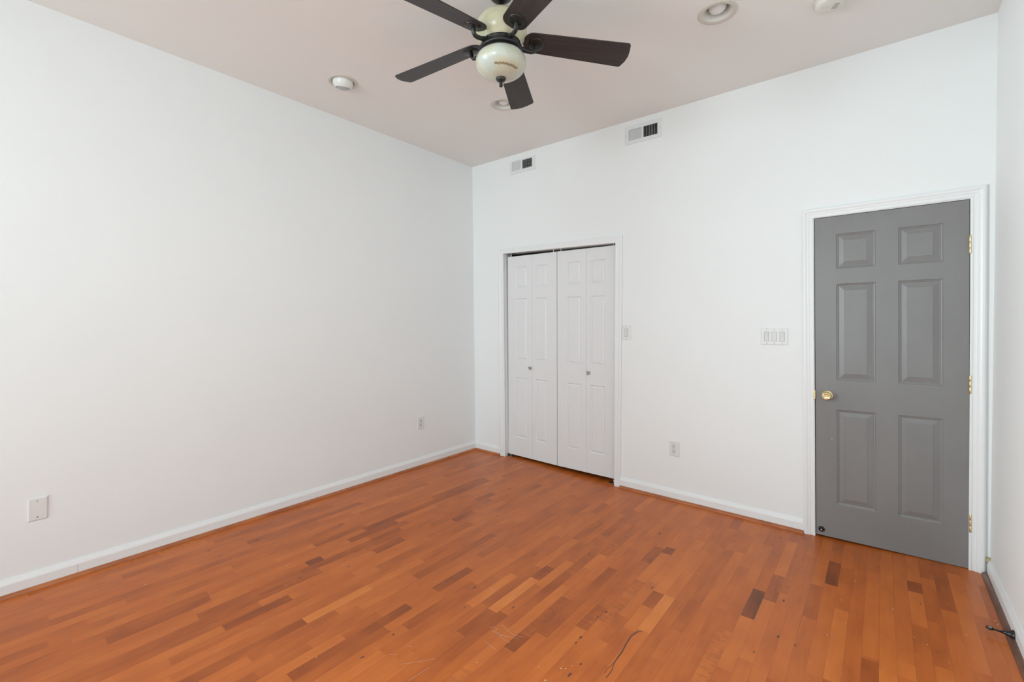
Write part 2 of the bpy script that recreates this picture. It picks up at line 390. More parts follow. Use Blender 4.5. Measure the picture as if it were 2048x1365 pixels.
for (x, y) in [(2.38, -1.573), (2.366, -1.632), (2.374, -1.803), (2.375, -1.846), (2.449, -2.016), (1.825, -1.976), (1.748, -1.827), (2.01, -1.829), (2.455, -1.94), (3.119, -1.262), (3.052, -1.247), (3.028, -0.931), (2.981, -0.853), (2.474, -1.238), (2.276, -0.622), (2.682, -0.422), (2.902, -0.18), (2.904, -0.447), (1.715, -2.314), (1.729, -2.48), (1.087, -2.768), (1.064, -2.138), (0.964, -2.368), (0.276, -2.587), (0.485, -2.303), (0.38, -1.517)]:             # knots and mineral spots
    a_, b_ = kr_.uniform(0.003,0.006), kr_.uniform(0.006,0.014); n = 12
    rim = [on_floor(x+a_*kr_.uniform(.75,1.2)*math.cos(2*PI*k/n), y+b_*kr_.uniform(.75,1.2)*math.sin(2*PI*k/n)) for k in range(n)]
    kb.add([on_floor(x,y)]+rim, [(0, 1+k, 1+(k+1) % n) for k in range(n)])
kb.build('knots', pm('dark_knot', (0.13,0.045,0.022,1), 0.4)[0], floor, fixn=False)['label'] = 'dark knots and a curved mineral streak in the boards'
sb.build('scratches', M_SCR, floor, fixn=False)['label'] = 'fine pale scratches in the floor varnish'

# -- walls ------------------------------------------------------------
def wall_grid(mb, xs, zs, holes, P):
    for i in range(len(xs)-1):
        for j in range(len(zs)-1):
            cx_, cz_ = (xs[i]+xs[i+1])/2, (zs[j]+zs[j+1])/2
            if any(h[0] < cx_ < h[1] and h[2] < cz_ < h[3] for h in holes): continue
            mb.quad(P(xs[i],zs[j]), P(xs[i+1],zs[j]), P(xs[i+1],zs[j+1]), P(xs[i],zs[j+1]))
CL = (0.40, 1.68, -0.1, 2.075)          # closet opening cut
DR = (3.05, 3.80, -0.1, 2.065)          # grey door opening cut
V1 = (0.520, 0.790, 2.875, 2.968)       # small vent cut
V2 = (1.765, 2.030, 2.870, 2.970)       # large vent cut
holes = [CL, DR, V1, V2]
xs = sorted({-0.2, 4.0, *[h[0] for h in holes], *[h[1] for h in holes]})
zs = sorted({-0.1, H+0.05, *[h[2] for h in holes], *[h[3] for h in holes]})
zs = [z for z in zs]
mb = MB(); wall_grid(mb, xs, zs, holes, lambda x, z: (x, 0, z))
struct(mb.build('wall_back', M_WALL), 'white back wall with closet and grey door')
mb = MB(); xw = lambda z: XL0-(XL0-XL1)*z/H
wall_grid(mb, [YR,SIDE[0],SIDE[1],0.0], [-0.1,WZ[0],WZ[1],H+0.002], [(SIDE[0],SIDE[1],WZ[0],WZ[1])], lambda y, z: (xw(z),y,z))
struct(mb.build('wall_left', M_WALL), 'long plain white left wall')
mb = MB(); mb.quad((XR0-0.001,YR,-0.1),(XR0-0.001,0.0,-0.1),(XR1,0.0,H+0.002),(XR1,YR,H+0.002))
struct(mb.build('wall_right', M_WALLR), 'white right wall at the frame edge')
wh = [(a, b, WZ[0], WZ[1]) for a, b in WINS]
xs = sorted({-0.2, 4.0, *[h[0] for h in wh], *[h[1] for h in wh]}); zs = sorted({-0.1, H+0.05, *WZ})
mb = MB(); wall_grid(mb, xs, zs, wh, lambda x, z: (x, YR, z))
struct(mb.build('wall_rear', M_WALL), 'white rear wall behind the camera')
# closet box and the hall behind the grey door
mb = MB()
for (x0, x1) in ((0.36, 1.72), (3.0, 3.86)):
    mb.quad((x0,YB,-0.1),(x1,YB,-0.1),(x1,YB,2.4),(x0,YB,2.4)); mb.quad((x0,0.005,-0.1),(x0,YB,-0.1),(x0,YB,2.4),(x0,0.005,2.4))
    mb.quad((x1,0.005,-0.1),(x1,YB,-0.1),(x1,YB,2.4),(x1,0.005,2.4)); mb.quad((x0,0.005,2.4),(x1,0.005,2.4),(x1,YB,2.4),(x0,YB,2.4))
struct(mb.build('wall_closet', M_INNER), 'closet and hall walls behind the doors')

# -- ceiling with round cut-outs for the recessed lights ---------------
CANS = [(0.494,-1.838), (2.720,-0.950), (1.150,-0.880)]
bm = bmesh.new(); edges = []
def loop(pts):
    vs = [bm.verts.new(p_) for p_ in pts]
    for i in range(len(vs)): edges.append(bm.edges.new((vs[i], vs[(i+1) % len(vs)])))
loop([(-0.2,YR-0.1,H),(4.0,YR-0.1,H),(4.0,0.1,H),(-0.2,0.1,H)])
for cx_, cy_ in CANS: loop([(cx_+0.078*math.cos(2*PI*k/40), cy_+0.078*math.sin(2*PI*k/40), H) for k in range(40)])
bmesh.ops.triangle_fill(bm, edges=edges, use_beauty=True)
me = bpy.data.meshes.new('ceiling'); bm.to_mesh(me); bm.free(); me.materials.append(M_CEIL)
ceil = bpy.data.objects.new('ceiling', me); COL.objects.link(ceil); struct(ceil, 'flat painted ceiling')

# -- windows behind the camera ------------------------------------------
for n, (a, b) in enumerate(WINS):
    mb = MB()
    z0, z1 = WZ; c = 0.07
    for (x0,x1,za,zb) in ((a-c,a,z0-c,z1+c),(b,b+c,z0-c,z1+c),(a,b,z1,z1+c),(a,b,z0-c,z0)): mb.box(x0,x1,YR-0.10,YR+0.018,za,zb)
    zm = (z0+z1)/2
    for (x0,x1,za,zb) in ((a,a+.045,z0,z1),(b-.045,b,z0,z1),(a,b,z0,z0+.05),(a,b,z1-.05,z1),(a,b,zm-.025,zm+.025)): mb.box(x0,x1,YR-0.07,YR-0.035,za,zb)
    w = mb.build('window_%d' % (n+1), M_TRIM); struct(w, 'white double-hung window in the rear wall')
    g = MB(); g.box(a+.04,b-.04,YR-0.056,YR-0.050,z0+.04,z1-.04); g.build('glass_pane', M_PANE, w)

mb = MB(); z0, z1 = WZ; c = 0.07; a, b = SIDE; zm = (z0+z1)/2  # out-of-view window, added to bring light onto the right wall
for (y0,y1,za,zb) in ((a-c,a,z0-c,z1+c),(b,b+c,z0-c,z1+c),(a,b,z1,z1+c),(a,b,z0-c,z0)): mb.box(XL1-0.12,XL0+0.018,y0,y1,za,zb)
for (y0,y1,za,zb) in ((a,a+.045,z0,z1),(b-.045,b,z0,z1),(a,b,z0,z0+.05),(a,b,z1-.05,z1),(a,b,zm-.025,zm+.025)): mb.box(XL1-.065,XL1-.03,y0,y1,za,zb)
w = mb.build('window_3', M_TRIM); struct(w, 'unseen white window added in the left wall for its light')
g = MB(); g.box(XL1-.050,XL1-.044,a+.04,b-.04,z0+.04,z1-.04); g.build('glass_pane', M_PANE, w)

# -- baseboards and stained shoe moulding --------------------------------
BP = [(0,0.088),(0.004,0.088),(0.0065,0.082),(0.0125,0.068),(0.0140,0.062),(0.0140,0.004),(0,0.004)]
BPL = [(-0.006 if u == 0 else u, v) for u, v in BP]
def run(name, prof, pts, out, zf, mat, label):
    """sweep prof (distance from wall, height) through floor points pts; out = unit vector out of the wall"""
    mb = MB(); mb.sweep([[(x+u*out[0], y+u*out[1], zf(x)+v) for u, v in prof] for x, y in pts])
    return struct(mb.build(name, mat), label)
SH = [(0.0,0.0)] + [(0.0185*math.sin(t*PI/2/6), 0.0185*math.cos(t*PI/2/6)) for t in range(7)]
def lin(a, b, n): return [a+(b-a)*k/n for k in range(n+1)]
z0f = lambda x: 0.0
run('baseboard_left', BPL, [(XL0, YR+0.01), (XL0, -0.001)], (1,0), z0f, M_TRIM, 'white baseboard along the left wall')
run('trim_1', SH, [(XL0+0.014, YR+0.01), (XL0+0.014, -0.014)], (1,0), z0f, M_SHOE, 'red-brown shoe moulding along the left wall')
run('baseboard_back', BPL, [(x, 0.0) for x in lin(XL0, 0.374, 3)], (0,-1), sag, M_TRIM, 'short white baseboard left of the closet')
run('trim_2', SH, [(x, -0.014) for x in lin(XL0+0.014, 0.374, 3)], (0,-1), sag, M_SHOE, 'short shoe moulding left of the closet')
o = run('baseboard_middle', BPL, [(x, 0.0) for x in lin(1.700, 3.009, 20)], (0,-1), sag, M_TRIM, 'white baseboard between closet and grey door')
run('trim_3', SH, [(x, -0.014) for x in lin(1.700, 3.009, 20)], (0,-1), sag, M_SHOE, 'shoe moulding between closet and grey door')
run('baseboard_right', [(u, v-(0.012 if v < 0.05 else 0.0)) for u, v in BPL], [(XR0, YR+0.01), (XR0, -0.022)], (-1,0), lambda x: -0.004, M_TRIM, 'white baseboard on the right wall')
run('trim_4', [(u*1.25, v*1.05) for u, v in SH], [(XR0-0.014, YR+0.01), (XR0-0.014, -0.024)], (-1,0), lambda x: -0.002, M_SHOER, 'worn brown shoe moulding on the right wall')
# caulk joint in the left baseboard
mb = MB(); mb.box(XL0+0.0136, XL0+0.0145, -3.128, -3.1255, 0.010, 0.062); mb.build('joint_seam', pm('joint_shadow_paint', (0.62,0.58,0.57,1), 0.6)[0], bpy.data.objects['baseboard_left'])
# unpainted wood end showing above the right baseboard, in the corner
mb = MB(); mb.box(3.849, XR0-0.001, -0.0215, -0.002, 0.074, 0.092)
mb.build('bare_wood_end', M_PINE, bpy.data.objects['baseboard_right'])['label'] = 'unpainted wood end in the corner'

# -- door casings ---------------------------------------------------------
def casing(name, inner, outer, prof, mat, label, y0=0.0):
    mb = MB(); st = []
    for (ix, iz), (ox, oz) in zip(inner, outer):
        st.append([(ix+(ox-ix)*u, y0-p_, iz+(oz-iz)*u) for u, p_ in prof])
    mb.sweep(st); return struct(mb.build(name, mat), label)
CP = [(0,-0.004),(0,0.0095),(.05,.0110),(.15,.0110),(.20,.0085),(.33,.0095),(.42,.0125),(.55,.0130),(.62,.0155),(.72,.0180),(.86,.0185),(.93,.0165),(1,.013),(1,-0.004)]
# grey door casing (its right leg runs almost into the corner)
casing('trim_5', [(3.0726,-0.024),(3.0600,2.0500),(3.7925,2.0610),(3.7830,0.000)],
       [(3.0080,-0.024),(2.9990,2.1100),(3.8560,2.1240),(3.8480,0.000)], CP, M_TRIM, 'moulded white casing around the grey door')
CP2 = [(0,-0.004),(0,0.0150),(.10,.0165),(.30,.0165),(.38,.0135),(.62,.0150),(.72,.0175),(.90,.0180),(1,.0150),(1,-0.004)]
casing('trim_6', [(0.4410,0.000),(0.4140,2.0640),(1.6585,2.0420),(1.6475,-0.0225)],
       [(0.3740,0.000),(0.3490,2.1170),(1.7200,2.0990),(1.7010,-0.0225)], CP2, M_TRIM, 'white casing around the closet doors')
# closet jambs: two sides and head lining the opening
mb = MB()
mb.sweep([[(0.4410+du,-0.002,0.0),(0.4410+du,0.11,0.0)][::1] + [(0.4210+du,0.11,0.0),(0.4210+du,-0.002,0.0)] for du in (0,)] +
         [[(0.4140,-0.002,2.0640),(0.4140,0.11,2.0640),(0.3940,0.11,2.0840),(0.3940,-0.002,2.0840)],
          [(1.6585,-0.002,2.0420),(1.6585,0.11,2.0420),(1.6785,0.11,2.0620),(1.6785,-0.002,2.0620)],
          [(1.6475,-0.002,-0.022),(1.6475,0.11,-0.022),(1.6675,0.11,-0.022),(1.6675,-0.002,-0.022)]])
struct(mb.build('trim_7', M_TRIM), 'white jamb lining the closet opening')
mb = MB()
mb.sweep([[(3.0738,-0.0035,-0.022),(3.0738,0.11,-0.022),(3.0540,0.11,-0.022),(3.0540,-0.0035,-0.022)],
          [(3.0652,-0.0035,2.0490),(3.0652,0.11,2.0490),(3.0460,0.11,2.0680),(3.0460,-0.0035,2.0680)],
          [(3.7905,-0.0035,2.0555),(3.7905,0.11,2.0555),(3.8080,0.11,2.0740),(3.8080,-0.0035,2.0740)],
          [(3.7880,-0.0035,0.0),(3.7880,0.11,0.0),(3.8060,0.11,0.0),(3.8060,-0.0035,0.0)]])
jamb = struct(mb.build('trim_8', M_TRIM), 'white jamb lining the grey door opening')
mb = MB(); mb.box(3.0625,3.0738,-0.0125,-0.0060,0.868,0.930); mb.box(3.0665,3.0745,-0.0115,0.02,0.874,0.924)
mb.build('strike_plate', M_BRASS, jamb, bevel=0.002)['label'] = 'brass strike plate lip on the door jamb'

# -- panelled leaves --------------------------------------------------------
def leaf_mesh(mb, x0, x1, z0, z1, panels, yf, thick, ring, warp):
    """front face with moulded panels (x0,x1,z0,z1), back and edges. ring: [(inset, depth)...]"""
    W = lambda x, z, y: (warp(x, z)[0], y, warp(x, z)[1])
    xs = sorted({x0, x1, *[p[0] for p in panels], *[p[1] for p in panels]})
    zs = sorted({z0, z1, *[p[2] for p in panels], *[p[3] for p in panels]})
    for i in range(len(xs)-1):
        for j in range(len(zs)-1):
            c = ((xs[i]+xs[i+1])/2, (zs[j]+zs[j+1])/2)
            if any(p[0] < c[0] < p[1] and p[2] < c[1] < p[3] for p in panels): continue
            mb.quad(W(xs[i],zs[j],yf), W(xs[i+1],zs[j],yf), W(xs[i+1],zs[j+1],yf), W(xs[i],zs[j+1],yf))
    for (a, b, c, d) in panels:
        prev = None
        for ins, dep in ring:
            cur = [W(a+ins,c+ins,yf+dep), W(b-ins,c+ins,yf+dep), W(b-ins,d-ins,yf+dep), W(a+ins,d-ins,yf+dep)]
            if prev:
                for k in range(4): mb.quad(prev[k], prev[(k+1)%4], cur[(k+1)%4], cur[k])
            prev = cur
        mb.quad(*prev)
    yb = yf+thick
    mb.quad(W(x0,z0,yb),W(x1,z0,yb),W(x1,z1,yb),W(x0,z1,yb))
    mb.quad(W(x0,z0,yf),W(x0,z0,yb),W(x0,z1,yb),W(x0,z1,yf)); mb.quad(W(x1,z0,yf),W(x1,z0,yb),W(x1,z1,yb),W(x1,z1,yf))
    mb.quad(W(x0,z0,yf),W(x1,z0,yf),W(x1,z0,yb),W(x0,z0,yb)); mb.quad(W(x0,z1,yf),W(x1,z1,yf),W(x1,z1,yb),W(x0,z1,yb))
def quadwarp(x0, x1, z0, z1, BL, BR, TL, TR):
    def w(x, z):
        u = (x-x0)/(x1-x0); v = (z-z0)/(z1-z0)
        return tuple((1-u)*(1-v)*BL[i] + u*(1-v)*BR[i] + (1-u)*v*TL[i] + u*v*TR[i] for i in range(2))
    return w
# grey six panel door
DX0, DX1, DZ0, DZ1 = 3.0730, 3.7865, -0.004, 2.049
wp = quadwarp(DX0, DX1, DZ0, DZ1, (3.0775,-0.010), (3.7850,0.0035), (3.0690,2.0460), (3.7878,2.0522))
pan = []
for (a, b) in ((3.185,3.3815), (3.4865,3.6815)):
    pan += [(a,b,0.211,0.817), (a,b,1.003,1.618), (a,b,1.714,1.935)]
mb = MB()
leaf_mesh(mb, DX0, DX1, DZ0, DZ1, pan, 0.000, 0.035, [(0,0),(0.004,0.004),(0.010,0.0055),(0.0135,0.0085),(0.0165,0.0085),(0.041,0.0030),(0.0425,0.0015)], wp)
door = mb.build('door_1', M_GREY); struct(door, 'grey six-panel door closed in the back wall')
def brk(name, parent, mb, mat, **k): return mb.build(name, mat, parent, **k)
for z in (1.8035, 1.0265, 0.2590):
    mb = MB(); x = 3.7905
    n_k = 3; hh = 0.097/n_k
    for k in range(n_k):
        mb.lathe([(0.0,0),(0.0060,0.0),(0.0062,0.0005),(0.0062,hh-0.0005),(0.0060,hh),(0.0,hh)], 16, Matrix.Translation((x,-0.0075,z-0.0485+k*hh)), caps=False)
    mb.lathe([(0.0,0),(0.004,0),(0.005,0.003),(0.0,0.006)], 12, Matrix.Translation((x,-0.0075,z+0.0485)), caps=False)
    mb.lathe([(0.0,-0.006),(0.004,-0.004),(0.005,0),(0,0)], 12, Matrix.Translation((x,-0.0075,z-0.0485)), caps=False)
    mb.box(x-0.004, x-0.0005, -0.006, 0.002, z-0.0485, z+0.0485)
    brk('hinge', door, mb, M_BRASS)
RY = Matrix.Rotation(PI/2, 4, 'X')     # local +Z -> world -Y
def atY(x, z, y=0.0): return Matrix.Translation((x, y, z)) @ RY
kx, kz = 3.1370, 0.900
mb = MB(); mb.lathe([(0.0,0.0),(0.0325,0.0),(0.0325,0.003),(0.029,0.007),(0.021,0.010),(0.014,0.011)], 40, atY(kx, kz), caps=False)
mb.lathe([(0.0115,0.008),(0.0105,0.022),(0.013,0.028),(0.0205,0.033),(0.0265,0.041),(0.0272,0.049),(0.0245,0.056),(0.0195,0.060),(0.0165,0.0605),(0.0150,0.0580),(0.0105,0.0572),(0.0,0.0572)], 40, atY(kx, kz), caps=False)
knob = brk('door_knob', door, mb, M_BRASS); knob['label'] = 'round brass knob'
mb = MB(); mb.box(kx-0.0085,kx+0.0085,-0.0655,-0.0565,kz-0.0030,kz+0.0030); mb.build('thumb_turn', M_BRASS, knob, bevel=0.002)
# black catch for the floor-level door holder
cxk, czk = 3.1065, 0.0290
mb = MB(); mb.lathe([(0.0,0.0),(0.0175,0.0),(0.0175,0.004),(0.0150,0.009),(0.0105,0.011),(0.0100,0.006),(0.0,0.006)], 32, atY(cxk, czk), caps=False)
ct = brk('holder_catch', door, mb, M_BLACK); ct['label'] = 'round black catch with steel pin'
mb = MB(); mb.lathe([(0.0,0.005),(0.0055,0.005),(0.0055,0.013),(0.004,0.016),(0.0,0.017)], 20, atY(cxk, czk), caps=False); mb.build('catch_pin', M_STEEL, ct)
mb = MB(); mb.box(3.1608,3.1630,-0.0006,0.0005,0.618,0.624); mb.build('paint_chip', M_TRIM, door)['label'] = 'tiny white paint spot'

# closet bifold doors: two units, each of two hinged leaves
YC = 0.040
RING = [(0,0),(0.004,0.0050),(0.009,0.0080),(0.022,0.0025),(0.0235,0.0008)]
rows = [(0.2030,0.8070),(0.9860,1.6030),(1.7110,1.9225)]
def bifold(n, x0, x1, xf, c1, c2, wp, kx, label, kl):
    root = empty('door_%d' % n, ((x0+x1)/2, YC, 0.02)); struct(root, label)
    off = Vector(root.location)
    out = []
    for (a, b, c) in ((x0, xf-0.0007, c1), (xf+0.0007, x1, c2)):
        mb = MB(); leaf_mesh(mb, a, b, 0.018, 2.0320, [(c[0],c[1],r[0],r[1]) for r in rows], YC, 0.030, RING, wp)
        mb.v = [tuple(Vector(v)-off) for v in mb.v]
        out.append(mb.build('door_panel', M_DOORW, root))
    mb = MB(); mb.lathe([(0.0,0),(0.0075,0.0),(0.0065,0.008),(0.008,0.013),(0.0150,0.018),(0.0165,0.024),(0.0145,0.0285),(0.0110,0.0290),(0.0095,0.0265),(0.0,0.0265)], 28, atY(kx, 0.9150, YC), caps=False)
    mb.lathe([(0.0,0.026),(0.006,0.026),(0.005,0.0285),(0.0,0.029)], 20, atY(kx, 0.9150, YC), caps=False)
    mb.v = [tuple(Vector(v)-off) for v in mb.v]
    k = mb.build('knob', M_NICKEL, out[0 if kl else 1]); k['label'] = 'small satin nickel knob'
    for px in (x0+0.035, x1-0.035):
        mb = MB(); mb.lathe([(0.0,2.031),(0.0045,2.031),(0.0045,2.075),(0,2.075)], 12, Matrix.Translation((px+(-0.012 if n == 2 else 0.0), YC+0.012, 0)), caps=False)
        mb.v = [tuple(Vector(v)-off) for v in mb.v]; mb.build('pivot_pin', M_PLATE, root)
    return root, off
wl = quadwarp(0.4435, 1.0335, 0.018, 2.032, (0.4435,0.0225), (1.0330,0.0155), (0.4320,2.0325), (1.0300,2.0325))
d2, off2 = bifold(2, 0.4435, 1.0335, 0.7480, (0.5450,0.6820), (0.7855,0.9210), wl, 0.7245, 'left pair of white bifold closet doors', True)
wr = quadwarp(1.0365, 1.6440, 0.018, 2.032, (1.0385,0.0150), (1.6440,0.0180), (1.0360,2.0325), (1.6500,2.0300))
d3, off3 = bifold(3, 1.0365, 1.6440, 1.3450, (1.1430,1.2855), (1.3855,1.5290), wr, 1.3745, 'right pair of white bifold closet doors', False)
# floor pivot brackets
for root, off, xa, s in ((d2, off2, 0.4430, 1), (d3, off3, 1.6460, -1)):
    mb = MB(); zf = sag(xa)
    f_ = lambda a, b: (min(xa+s*a, xa+s*b), max(xa+s*a, xa+s*b))
    x_, y_ = f_(0, 0.070); mb.box(x_, y_, 0.022, 0.058, zf+0.0006, zf+0.0030)
    x_, y_ = f_(0, 0.0025); mb.box(x_, y_, 0.022, 0.058, zf, zf+0.030)
    mb.lathe([(0.0,0),(0.005,0),(0.005,0.030),(0,0.030)], 12, Matrix.Translation((xa+s*0.030, 0.044, zf+0.002)), caps=False)
    mb.v = [tuple(Vector(v)-off) for v in mb.v]; mb.build('pivot_bracket', M_STEEL, root)
# head track inside the opening
mb = MB(); mb.box(0.418, 1.656, 0.040, 0.068, 2.062, 2.072); struct(mb.build('trim_9', M_DARK), 'dark overhead track of the closet doors')

# ------------------------------------------------------------------ things on walls
def plate_mb(w, h, t=0.006, b=0.004):
    """plate lying in local XZ, proud towards local -Y, with a sloped rim"""
    mb = MB(); a, c = w/2, h/2
    mb.sweep([[(-a,0,-c),(a,0,-c),(a,0,c),(-a,0,c)], [(-a,-t*0.45,-c),(a,-t*0.45,-c),(a,-t*0.45,c),(-a,-t*0.45,c)],
              [(-a+b,-t,-c+b),(a-b,-t,-c+b),(a-b,-t,c-b),(-a+b,-t,c-b)]])
    return mb
def screw(parent, x, z, y, mat, r=0.0032):
    mb = MB(); mb.lathe([(0.0,0),(r,0),(r*0.8,0.0012),(0,0.0014)], 14, atY(x, z, y), caps=False)
    mb.box(x-r*0.8, x+r*0.8, y-0.00155, y-0.0012, z-0.0004, z+0.0004)
    return mb.build('screw', mat, parent)
def rocker(parent, x, w=0.031, h=0.0665, y=-0.006, up=True):
    mb = MB(); mb.box(x-w/2, x+w/2, y-0.0004, y+0.001, -h/2, h/2); fr = mb.build('rocker_frame', pm('switch_gap', (0.42,0.42,0.41,1), 0.5)[0] if 'switch_gap' not in bpy.data.materials else bpy.data.materials['switch_gap'], parent)
    mb = MB(); w2, h2 = w/2-0.0026, h/2-0.0026
    ya, yc, yb = (-0.0010, -0.0016, -0.0042) if up else (-0.0042, -0.0016, -0.0010)
    A = [(x-w2,y,-h2),(x+w2,y,-h2),(x+w2,y+ya,-h2),(x-w2,y+ya,-h2)]
    B_ = [(x-w2,y,0),(x+w2,y,0),(x+w2,y+yc,0),(x-w2,y+yc,0)]
    C_ = [(x-w2,y,h2),(x+w2,y,h2),(x+w2,y+yb,h2),(x-w2,y+yb,h2)]
    mb.sweep([A,B_,C_]); return mb.build('rocker', M_PLATE2, parent)
M_SCREW = pm('painted_screw', (0.45,0.45,0.43,1), 0.4)[0]
# triple switch left of the grey door
sw = empty('light_switch', (2.8379, 0, 1.2715)); tag(sw, 'white triple rocker switch plate left of the grey door', 'light switch')
plate_mb(0.1643, 0.1145).build('wall_plate', M_PLATE, sw)
for i, x in enumerate((-0.0467, 0.0, 0.0467)):
    rocker(sw, x, up=(i != 1)); screw(sw, x, 0.0485, -0.006, M_SCREW); screw(sw, x, -0.0485, -0.006, M_SCREW)
# single switch against the closet casing
sw1 = empty('light_switch', (1.7515, 0, 1.2810)); tag(sw1, 'white single rocker switch beside the closet casing', 'light switch')
plate_mb(0.0800, 0.1215).build('wall_plate', M_PLATE, sw1)
rocker(sw1, 0.0); screw(sw1, 0, 0.0485, -0.006, M_SCREW); screw(sw1, 0, -0.0485, -0.006, M_SCREW)
# duplex outlets
def outlet(loc, rot, dx, label):
    o = empty('wall_outlet', loc, rot); tag(o, label, 'outlet')
    plate_mb(0.0810, 0.1200).build('wall_plate', M_PLATE, o)
    mb = MB(); n = 26
    for zc in (0.0195, -0.0195):
        pts = []
        for k in range(n):
            a = 2*PI*k/n; pts.append((0.0172*math.cos(a), max(-0.0142, min(0.0142, 0.0172*math.sin(a)))))
        st = [[(dx+x_*sc, y_, zc+z_*sc) for x_, z_ in pts] for y_, sc in ((-0.0055,1.0),(-0.0078,1.0),(-0.0083,0.96))]
        mb.sweep(st)
    mb.box(dx-0.0165, dx+0.0165, -0.0070, -0.0050, -0.0345, 0.0345)
    r = mb.build('receptacle', M_PLATE2, o)
    for zc in (0.0195, -0.0195):
        s = MB()
        s.box(dx-0.0075, dx-0.0052, -0.0087, -0.0080, zc-0.0010, zc+0.0075); s.box(dx+0.0052, dx+0.0075, -0.0087, -0.0080, zc-0.0002, zc+0.0072)
        s.lathe([(0.0,0),(0.0030,0),(0.0030,0.0006),(0,0.0006)], 12, atY(dx, zc-0.0078, -0.0081), caps=False)
        s.build('socket_slots', M_SLOT, r)
    screw(o, dx, 0.0475, -0.006, M_SCREW); screw(o, dx, -0.0475, -0.006, M_SCREW)
    return o
outlet((2.1555, 0, 0.3815), (0,0,0), -0.0060, 'white duplex outlet low between closet and grey door')
LEAN = math.atan((XL0-XL1)/H)
lx = lambda z: XL0-(XL0-XL1)*z/H
outlet((lx(0.41), -0.752, 0.4095), (0, 0, PI/2), -0.002, 'white duplex outlet low on the left wall near the corner')
# blank cover plate on the left wall
bp_ = empty('cover_plate', (lx(0.405), -3.2755, 0.4050), (0,0,PI/2)); tag(bp_, 'blank white cover plate low at the left frame edge', 'wall plate')
plate_mb(0.0745, 0.1185, 0.0065, 0.005).build('wall_plate', M_PLATE, bp_)
screw(bp_, -0.002, 0.0420, -0.0065, M_SCREW)
mb = MB(); mb.lathe([(0.0,0),(0.0030,0),(0.0030,0.0005),(0,0.0005)], 14, atY(-0.002, -0.0415, -0.0062), caps=False); mb.build('screw_hole', M_SLOT, bp_)

# air registers high on the back wall
def vent(name_lab, cx_, cz_, W, Hh, L, R, zt, zb, nf, vanes):
    root = empty('air_vent', (cx_, 0, cz_)); tag(root, name_lab, 'vent')
    mb = MB(); t = 0.006
    a, c = W/2, Hh/2
    rim = [(-a,0,-c),(a,0,-c),(a,0,c),(-a,0,c)], [(-a+0.004,-t,-c+0.004),(a-0.004,-t,-c+0.004),(a-0.004,-t,c-0.004),(-a+0.004,-t,c-0.004)]
    for k in range(4): mb.quad(rim[0][k], rim[0][(k+1)%4], rim[1][(k+1)%4], rim[1][k])
    xs = [-a+0.004, L[0], L[1], R[0], R[1], a-0.004]; zs = [-c+0.004, zb, zt, c-0.004]
    wall_grid(mb, xs, zs, [(L[0],L[1],zb,zt),(R[0],R[1],zb,zt)], lambda x, z: (x,-t,z))
    for (u, v) in (L, R):       # lips of the two openings
        q = [(u,zb),(v,zb),(v,zt),(u,zt)]
        for k in range(4):
            (x0,z0),(x1,z1) = q[k], q[(k+1)%4]; mb.quad((x0,-t,z0),(x1,-t,z1),(x1,0.002,z1),(x0,0.002,z0))
    mb.build('frame', M_VENT, root, fixn=True)
    mb = MB()                    # sheet metal boot behind
    x0, x1 = L[0]-0.002, R[1]+0.002
    for q in (((x0,.09,zb),(x1,.09,zb),(x1,.09,zt),(x0,.09,zt)), ((x0,0,zb),(x0,.09,zb),(x0,.09,zt),(x0,0,zt)), ((x1,0,zb),(x1,.09,zb),(x1,.09,zt),(x1,0,zt)),
              ((x0,0,zt),(x1,0,zt),(x1,.09,zt),(x0,.09,zt)), ((x0,0,zb),(x1,0,zb),(x1,.09,zb),(x0,.09,zb))): mb.quad(*q)
    mb.build('duct_boot', M_DARK, root)
    for (u, v), ang, in ((L, -42), (R, 37 if vanes else 26)):
        mb = MB()
        for k in range(nf+1):
            x = u+(v-u)*k/nf
            if k in (0, nf): x += 0.001 if k == 0 else -0.001
            M = Matrix.Translation((x, -0.001, 0)) @ Matrix.Rotation(math.radians(ang), 4, 'Z')
            mb.box(-0.0006, 0.0006, -0.005, 0.0105, zb, zt, M)
        mb.build('louver_bank', M_VENT, root)
    if vanes:
        mb = MB()
        for k in range(3):
            z = zb+(zt-zb)*(k+0.6)/3
            mb.box(R[0], R[1]-0.004, 0.018, 0.020, z-0.007, z+0.007)
        mb.build('damper', pm('damper_metal', (0.10,0.09,0.09,1), 0.5)[0], root)
    for sx_ in (-1, 1):
        screw(root, sx_*(a-0.012), -0.004, -t, M_SCREW, 0.0028)
    return root
vent('small white air vent high near the ceiling corner', 0.6550, 2.9160, 0.3210, 0.1380, (-0.1300,-0.0190), (-0.0020,0.1190), 0.0560, -0.0345, 9, True)
vent('larger white air vent high above the single switch', 1.8960, 2.9215, 0.3150, 0.1530, (-0.1215,-0.0065), (0.0045,0.1235), 0.0440, -0.0455, 9, False)

